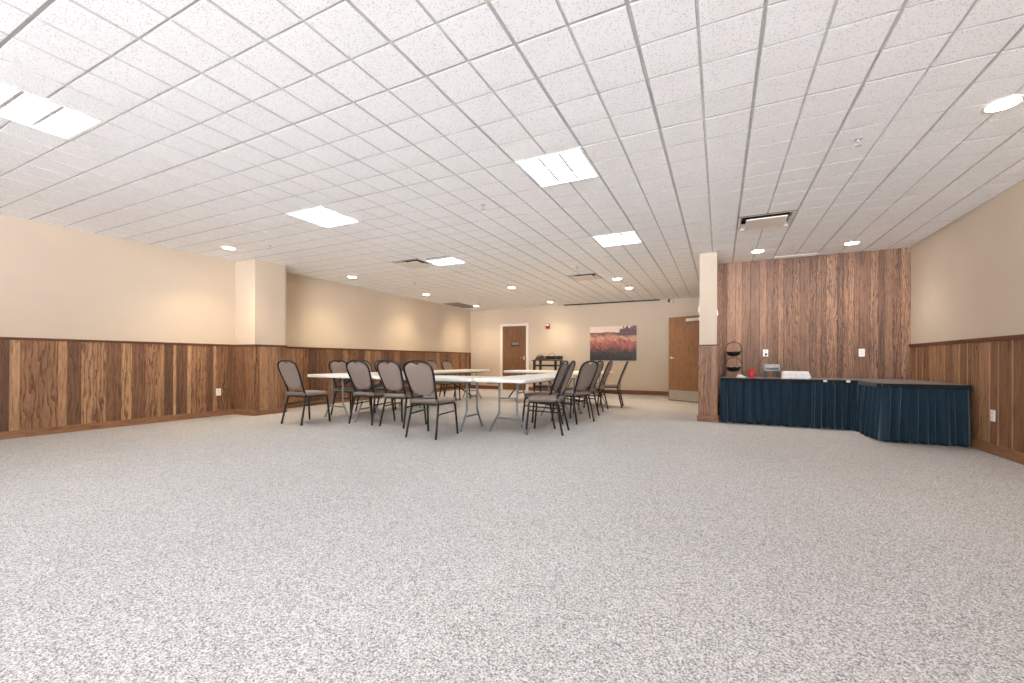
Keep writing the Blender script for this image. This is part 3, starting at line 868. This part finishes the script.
# things on the cart
e = tag(empty('carry_bag', (-4.42, 9.22, 1.0)), 'brown arched bag lying on the left of the black cart', 'bag')
arch = [(-.17, 0), (.17, 0), (.165, .05), (.13, .10), (.06, .13), (-.02, .125), (-.10, .09), (-.155, .04)]
f = MB(); f.slab(arch, -.10, .10, .018, 3, Matrix.Rotation(PI/2, 4, 'X')); f.build('body', M['brownbag'], e)
f = MB(); f.tube(smooth_path([(-.12, -.09, .085), (-.04, -.115, .145), (.06, -.115, .155), (.12, -.09, .11)], 5), .008, 6); f.build('strap', M['blackplastic'], e)
e = tag(empty('projector', (-4.02, 9.24, 1.0)), 'black projector like box on the right of the black cart', 'projector')
f = MB(); f.slab(rrect(-.20, .24, -.15, .15, .03, 4), .012, .12, .012, 3); f.build('case', M['blackplastic'], e)
f = MB(); f.lathe([(.04, 0), (.04, .03), (.03, .034), (.026, .02), (.005, .02)], 18, Matrix.Translation((.12, -.15, .07)) @ Matrix.Rotation(PI/2, 4, 'X')); f.build('lens', M['dark'], e)
for x in (-.16, .2):
    for y in (-.11, .11):
        f = MB(); f.lathe([(.014, 0), (.014, .014)], 10, Matrix.Translation((x, y, 0))); f.build('foot', M['black'], e)
f = MB(); f.tube(smooth_path([(-.16, 0, .118), (-.14, 0, .17), (-.06, 0, .205), (.02, 0, .17), (.03, .02, .118)], 6), .006, 6)
f.build('cable', M['blackplastic'], e)

# ------------------------------------------------------------------ skirted tables in the alcove
def skirt_mesh(path, z0, z1, seed, amp0=.040, amp1=.058, lam=.082):
    """pleated cloth hanging along a floor path (list of (x,y)), bulging outward"""
    rng = random.Random(seed); P = [Vector((a, b)) for a, b in path]
    pts = []; s = 0
    for a, b in zip(P, P[1:]):
        L = (b-a).length; n = max(2, int(L/.006)); d = (b-a).normalized(); nn = Vector((d.y, -d.x))
        for k in range(n):
            pts.append((a+d*(L*k/n), nn, s+L*k/n))
        s += L
    pts.append((P[-1], nn, s))
    # pleat phases with irregular widths
    ph = []; bounds = [0]
    while bounds[-1] < s: bounds.append(bounds[-1]+rng.uniform(.5, 1.7)*lam)
    amps = [rng.uniform(.55, 1.5) for _ in bounds]; skew = [rng.uniform(-.035, .035) for _ in bounds]
    rows = 14; vs = []; fs = []
    def prof(t, fr):
        i = max(0, min(len(bounds)-2, next((k for k in range(len(bounds)-1) if bounds[k+1] > t), len(bounds)-2)))
        w = bounds[i+1]-bounds[i]; x = (t-bounds[i])/w
        return amps[i]*(math.sin(PI*min(1, max(0, x))**(1.35+skew[i]*16))**.9)
    for r in range(rows+1):
        fr = r/rows; z = z1+(z0-z1)*fr
        for p, nn, t in pts:
            i = min(len(bounds)-1, int(t/lam/1.0)) if False else 0
            tt = t+.012*math.sin(t*9+seed)*fr+.02*math.sin(t*3.1+seed*2)*fr
            a = amp0+(amp1-amp0)*min(1, fr*1.3)
            edge = min(1, min(t, s-t)/.02)
            o = prof(max(0, min(s-1e-4, tt)), fr)*a*edge+.018*fr*edge
            q = p+nn*o; vs.append((q.x, q.y, z))
    n = len(pts)
    for r in range(rows):
        for i in range(n-1): fs.append((r*n+i, (r+1)*n+i, (r+1)*n+i+1, r*n+i+1))
    f = MB(); f.add(vs, fs, None, 0, True); return f
def skirted(name_label, x0, x1, y0, y1, path, seed, H=.715, clips=(), far=()):
    e = tag(empty('skirted_table', ((x0+x1)/2, (y0+y1)/2, 0)), name_label, 'table', 'tables with dark pleated skirts')
    ox, oy = (x0+x1)/2, (y0+y1)/2
    f = MB(); f.slab(rrect(x0-ox, x1-ox, y0-oy, y1-oy, .02, 3), H-.03, H, .005, 2, None, 0, False); f.build('tabletop', M['skirttop'], e)
    lp = [(a-ox, b-oy) for a, b in path]
    f = skirt_mesh(lp, .012, H-.022, seed); sk = f.build('skirt', M['skirt'], e)
    m = sk.modifiers.new('thickness', 'SOLIDIFY'); m.thickness = .002
    f = MB()
    for a, b in zip(lp, lp[1:]):
        d = (Vector(b)-Vector(a)); L = d.length; d.normalize(); ang = math.atan2(d.y, d.x)
        f.box(0, L, -.05, .004, H-.052, H-.0005, T=Matrix.Translation((a[0], a[1], 0)) @ Matrix.Rotation(ang, 4, 'Z'), bev=.002)
    f.build('skirt_band', M['skirtband'], sk)
    for sx in (x0+.08, x1-.08):
        for sy in (y0+.08, y1-.08):
            f = MB(); f.tube([(sx-ox, sy-oy, 0), (sx-ox, sy-oy, H-.03)], .014, 8); f.build('leg', M['black'], e)
    for cx, cy in clips:
        f = MB(); f.box(cx-ox-.022, cx-ox+.022, cy-oy-.019, cy-oy+.0, H-.03, H-.001, bev=.003); f.build('skirt_clip', M['plastic'], sk)
    return e
TX = 2.19
skirted('long table with a dark teal pleated skirt along the wood wall', .425, TX, 5.09, 5.90, [(.425, 5.09), (TX+.002, 5.09)], 5, clips=((1.80, 5.04), (2.07, 5.04)))
skirted('skirted table set crosswise against the right wall, its pleated end facing the room', TX+.005, XR-.03, 4.21, 5.96, [(TX+.03, 4.99), (TX+.03, 4.21), (XR-.035, 4.21)], 12)
TH = .715

# basket stand
e = tag(empty('basket_stand', (.625, 5.58, TH)), 'black wire two tier basket stand with snack packets on the skirted table', 'basket stand')
f = MB()
for s in (-1, 1):
    f.tube([(s*.135, .0, .0), (s*.128, 0, .12), (s*.125, 0, .46)], .006, 6)
    f.tube(smooth_path([(s*.185, -.10, .004), (s*.15, -.05, .03), (s*.135, 0, .09), (s*.15, .05, .03), (s*.185, .10, .004)], 5), .005, 6)
f.tube(smooth_path([(.125, 0, .46), (.105, 0, .53), (.06, 0, .575), (0, 0, .59), (-.06, 0, .575), (-.105, 0, .53), (-.125, 0, .46)], 4), .006, 6)
f.tube(smooth_path([(.125, 0, .22), (.10, 0, .28), (.05, 0, .315), (0, 0, .325), (-.05, 0, .315), (-.10, 0, .28), (-.125, 0, .22)], 4), .005, 6)
f.build('frame', M['black'], e)
for zc in (.13, .39):
    f = MB(); f.lathe([(.01, zc-.045), (.05, zc-.04), (.09, zc-.015), (.115, zc+.03), (.118, zc+.035), (.112, zc+.032), (.085, zc-.005), (.048, zc-.030), (.006, zc-.034)], 28)
    f.tube([(.118*math.cos(a*PI/14), .118*math.sin(a*PI/14), zc+.035) for a in range(28)], .005, 6, True)
    f.build('basket', M['black'], e)
rng = random.Random(11)
k = 0
for zc, mats, word in ((.13, ['tealp', 'paper', 'paper', 'tealp', 'paper'], 'lower'), (.39, ['pink', 'paper', 'pink', 'paper', 'pink'], 'upper')):
    for i, mn in enumerate(mats):
        a = i*2*PI/5+.3; r = .045
        f = MB(); f.slab(rrect(-.035, .035, -.022, .022, .006, 2), -.007, .007, .005, 2)
        o = f.build('snack_packet', M[mn])
        o.location = (.625+r*math.cos(a), 5.58+r*math.sin(a), TH+zc+.012+.012*(i % 3)); o.rotation_euler = (rng.uniform(-.5, .5), rng.uniform(-.5, .5), rng.uniform(0, 3))
        tag(o, '%s snack packet lying in the %s basket of the wire stand' % ({'tealp': 'teal', 'paper': 'white', 'pink': 'pink'}[mn], word), 'packet', 'snack packets in the %s basket, %s' % (word, {'tealp': 'teal', 'paper': 'white', 'pink': 'pink'}[mn]))
# packets beside the stand
for i, (x, y, z, rz, lb) in enumerate(((.70, 5.36, 0, .1, 'white napkin pack lying lowest beside the red cup'), (.765, 5.38, 0, -.15, 'white napkin pack lying right of another, next to the red cup'), (.715, 5.37, .024, .3, 'white napkin pack resting on top of the lower packs'))):
    f = MB(); f.slab(rrect(-.035, .035, -.05, .05, .006, 2), 0, .022, .005, 2)
    o = f.build('napkin_pack', M['paper'], None, (x, y, TH+z)); o.rotation_euler = (0, 0, rz); tag(o, lb, 'napkins', 'white napkin packs on the skirted table')
# cup
e = tag(empty('plastic_cup', (.885, 5.43, TH)), 'red plastic cup on the skirted table beside the napkins', 'cup')
f = MB(); f.lathe([(.030, 0), (.033, .004), (.046, .124), (.044, .124), (.031, .006), (.002, .006)], 28); f.build('cup_body', M['red'], e)
f = MB(); f.tube([(.0475*math.cos(a*PI/16), .0475*math.sin(a*PI/16), .125) for a in range(32)], .004, 6, True); f.build('rim', M['red'], e)
# appliance
e = tag(empty('countertop_appliance', (1.185, 5.62, TH+.002)), 'silver countertop appliance with dark front panel on two black legs', 'appliance')
f = MB(); f.slab([(-.105, -.09), (.105, -.09), (.115, .0), (.105, .09), (-.105, .09), (-.115, 0)], .105, .215, .012, 3, None, 0, True); f.build('housing', M['silver'], e)
f = MB(); f.box(-.085, .088, -.099, -.088, .125, .165, bev=.003); f.build('front_panel', M['dark'], e)
f = MB(); f.box(-.08, .06, -.094, -.086, .185, .195, bev=.002); f.build('top_slot', M['dark'], e)
for s in (-1, 1):
    f = MB(); f.slab([(s*.088-.020, -.07), (s*.088+.020, -.07), (s*.088+.020, .07), (s*.088-.020, .07)], 0, .106, .004, 2, None, 0, False); f.build('leg', M['blackplastic'], e)
f = MB(); f.tube(smooth_path([(1.135-1.185, YA-.03-5.62, 1.10-TH), (1.12-1.185, YA-.06-5.62, 1.07-TH), (1.04-1.185, .30, .24), (1.015-1.185, .22, .12), (1.06-1.185, .12, .016), (1.10-1.185, .06, .016), (1.12-1.185, .05, .04)], 6), .0045, 6)
f.box(1.12-1.185, 1.15-1.185, YA-.05-5.62, YA-.022-5.62, 1.085-TH, 1.118-TH, bev=.004)
f.build('power_cord', M['blackplastic'], e)
# plastic tray
e = tag(empty('plastic_tray', (1.475, 5.30, TH)), 'long pale grey plastic tray with slanted ends on the skirted table', 'tray')
out = [(-.185, 0), (.17, 0), (.188, .03), (.155, .115), (-.165, .115), (-.18, .10)]
f = MB(); f.slab(out, -.07, .07, .008, 3, Matrix.Rotation(PI/2, 4, 'X'), 0, False); f.build('tray_body', M['plastic'], e)
for k in range(4):
    x = -.08+k*.078
    f = MB(); f.tube(smooth_path([(x-.014, -.071, .075), (x-.004, -.072, .06), (x+.012, -.071, .055)], 3), .003, 6)
    f.box(x-.006, x+.022, -.072, -.069, .006, .014); f.build('clasp', M['silver'], e)

# ------------------------------------------------------------------ added daylight and camera
wld = bpy.data.worlds.new('overcast'); SC.world = wld; wld.use_nodes = True
wt = wld.node_tree; bg = wt.nodes['Background']; bg.inputs[1].default_value = 1.0
tc = wt.nodes.new('ShaderNodeTexCoord'); sx = wt.nodes.new('ShaderNodeSeparateXYZ'); rp = wt.nodes.new('ShaderNodeValToRGB')
wt.links.new(tc.outputs['Generated'], sx.inputs[0]); mr = wt.nodes.new('ShaderNodeMapRange'); mr.inputs[1].default_value = -1; mr.inputs[2].default_value = 1
wt.links.new(sx.outputs[2], mr.inputs[0]); wt.links.new(mr.outputs[0], rp.inputs[0])
G, K = 17.0, 7.5          # invented bright ground under a grey overcast sky, added to light the ceiling
for el, (ps, c) in zip((rp.color_ramp.elements[0], rp.color_ramp.elements[1], rp.color_ramp.elements.new(.49)), ((0, (G*.94, G*.98, G*1.06, 1)), (1, (K*.90, K*.97, K*1.08, 1)), (.49, (G*.94, G*.98, G*1.06, 1)))):
    el.position = ps; el.color = c
for el in rp.color_ramp.elements:
    if el.position > .9: el.position = .53
wt.links.new(rp.outputs[0], bg.inputs[0])
for i, (a, b) in enumerate(ADDED_WIN):
    ld = bpy.data.lights.new('window_portal', 'AREA'); ld.shape = 'RECTANGLE'; ld.size = b-a; ld.size_y = WZ1-WZ0; ld.cycles.is_portal = True
    lo = bpy.data.objects.new('window_portal', ld); COL.objects.link(lo); lo.location = ((a+b)/2, YR-.06, (WZ0+WZ1)/2); lo.rotation_euler = (PI/2, 0, 0)

cd = bpy.data.cameras.new('camera'); cam = bpy.data.objects.new('camera', cd); COL.objects.link(cam); SC.camera = cam
cd.sensor_fit = 'HORIZONTAL'; cd.sensor_width = 36; cd.lens = 419.0857/1024*36
cd.shift_x = -6.6489/1024; cd.shift_y = 18.9603/1024; cd.clip_start = .05; cd.clip_end = 100
r = Vector((.90160013, .43255841, .00323051)); u = Vector((-.00291264, -.00139739, .99999478)); fw = Vector((-.43256067, .90160483, 0))
m = Matrix((r, u, -fw)).transposed().to_4x4(); m.translation = Vector((.4146, -2.3991, .983)); cam.matrix_world = m

SC.view_settings.view_transform = 'Standard'; SC.view_settings.look = 'None'
SC.view_settings.gamma = 1.0; SC.view_settings.use_curve_mapping = False
SC.view_settings.exposure = 1.64
SC.cycles.max_bounces = 12; SC.cycles.diffuse_bounces = 8; SC.cycles.sample_clamp_indirect = 8
SC.cycles.use_denoising = True
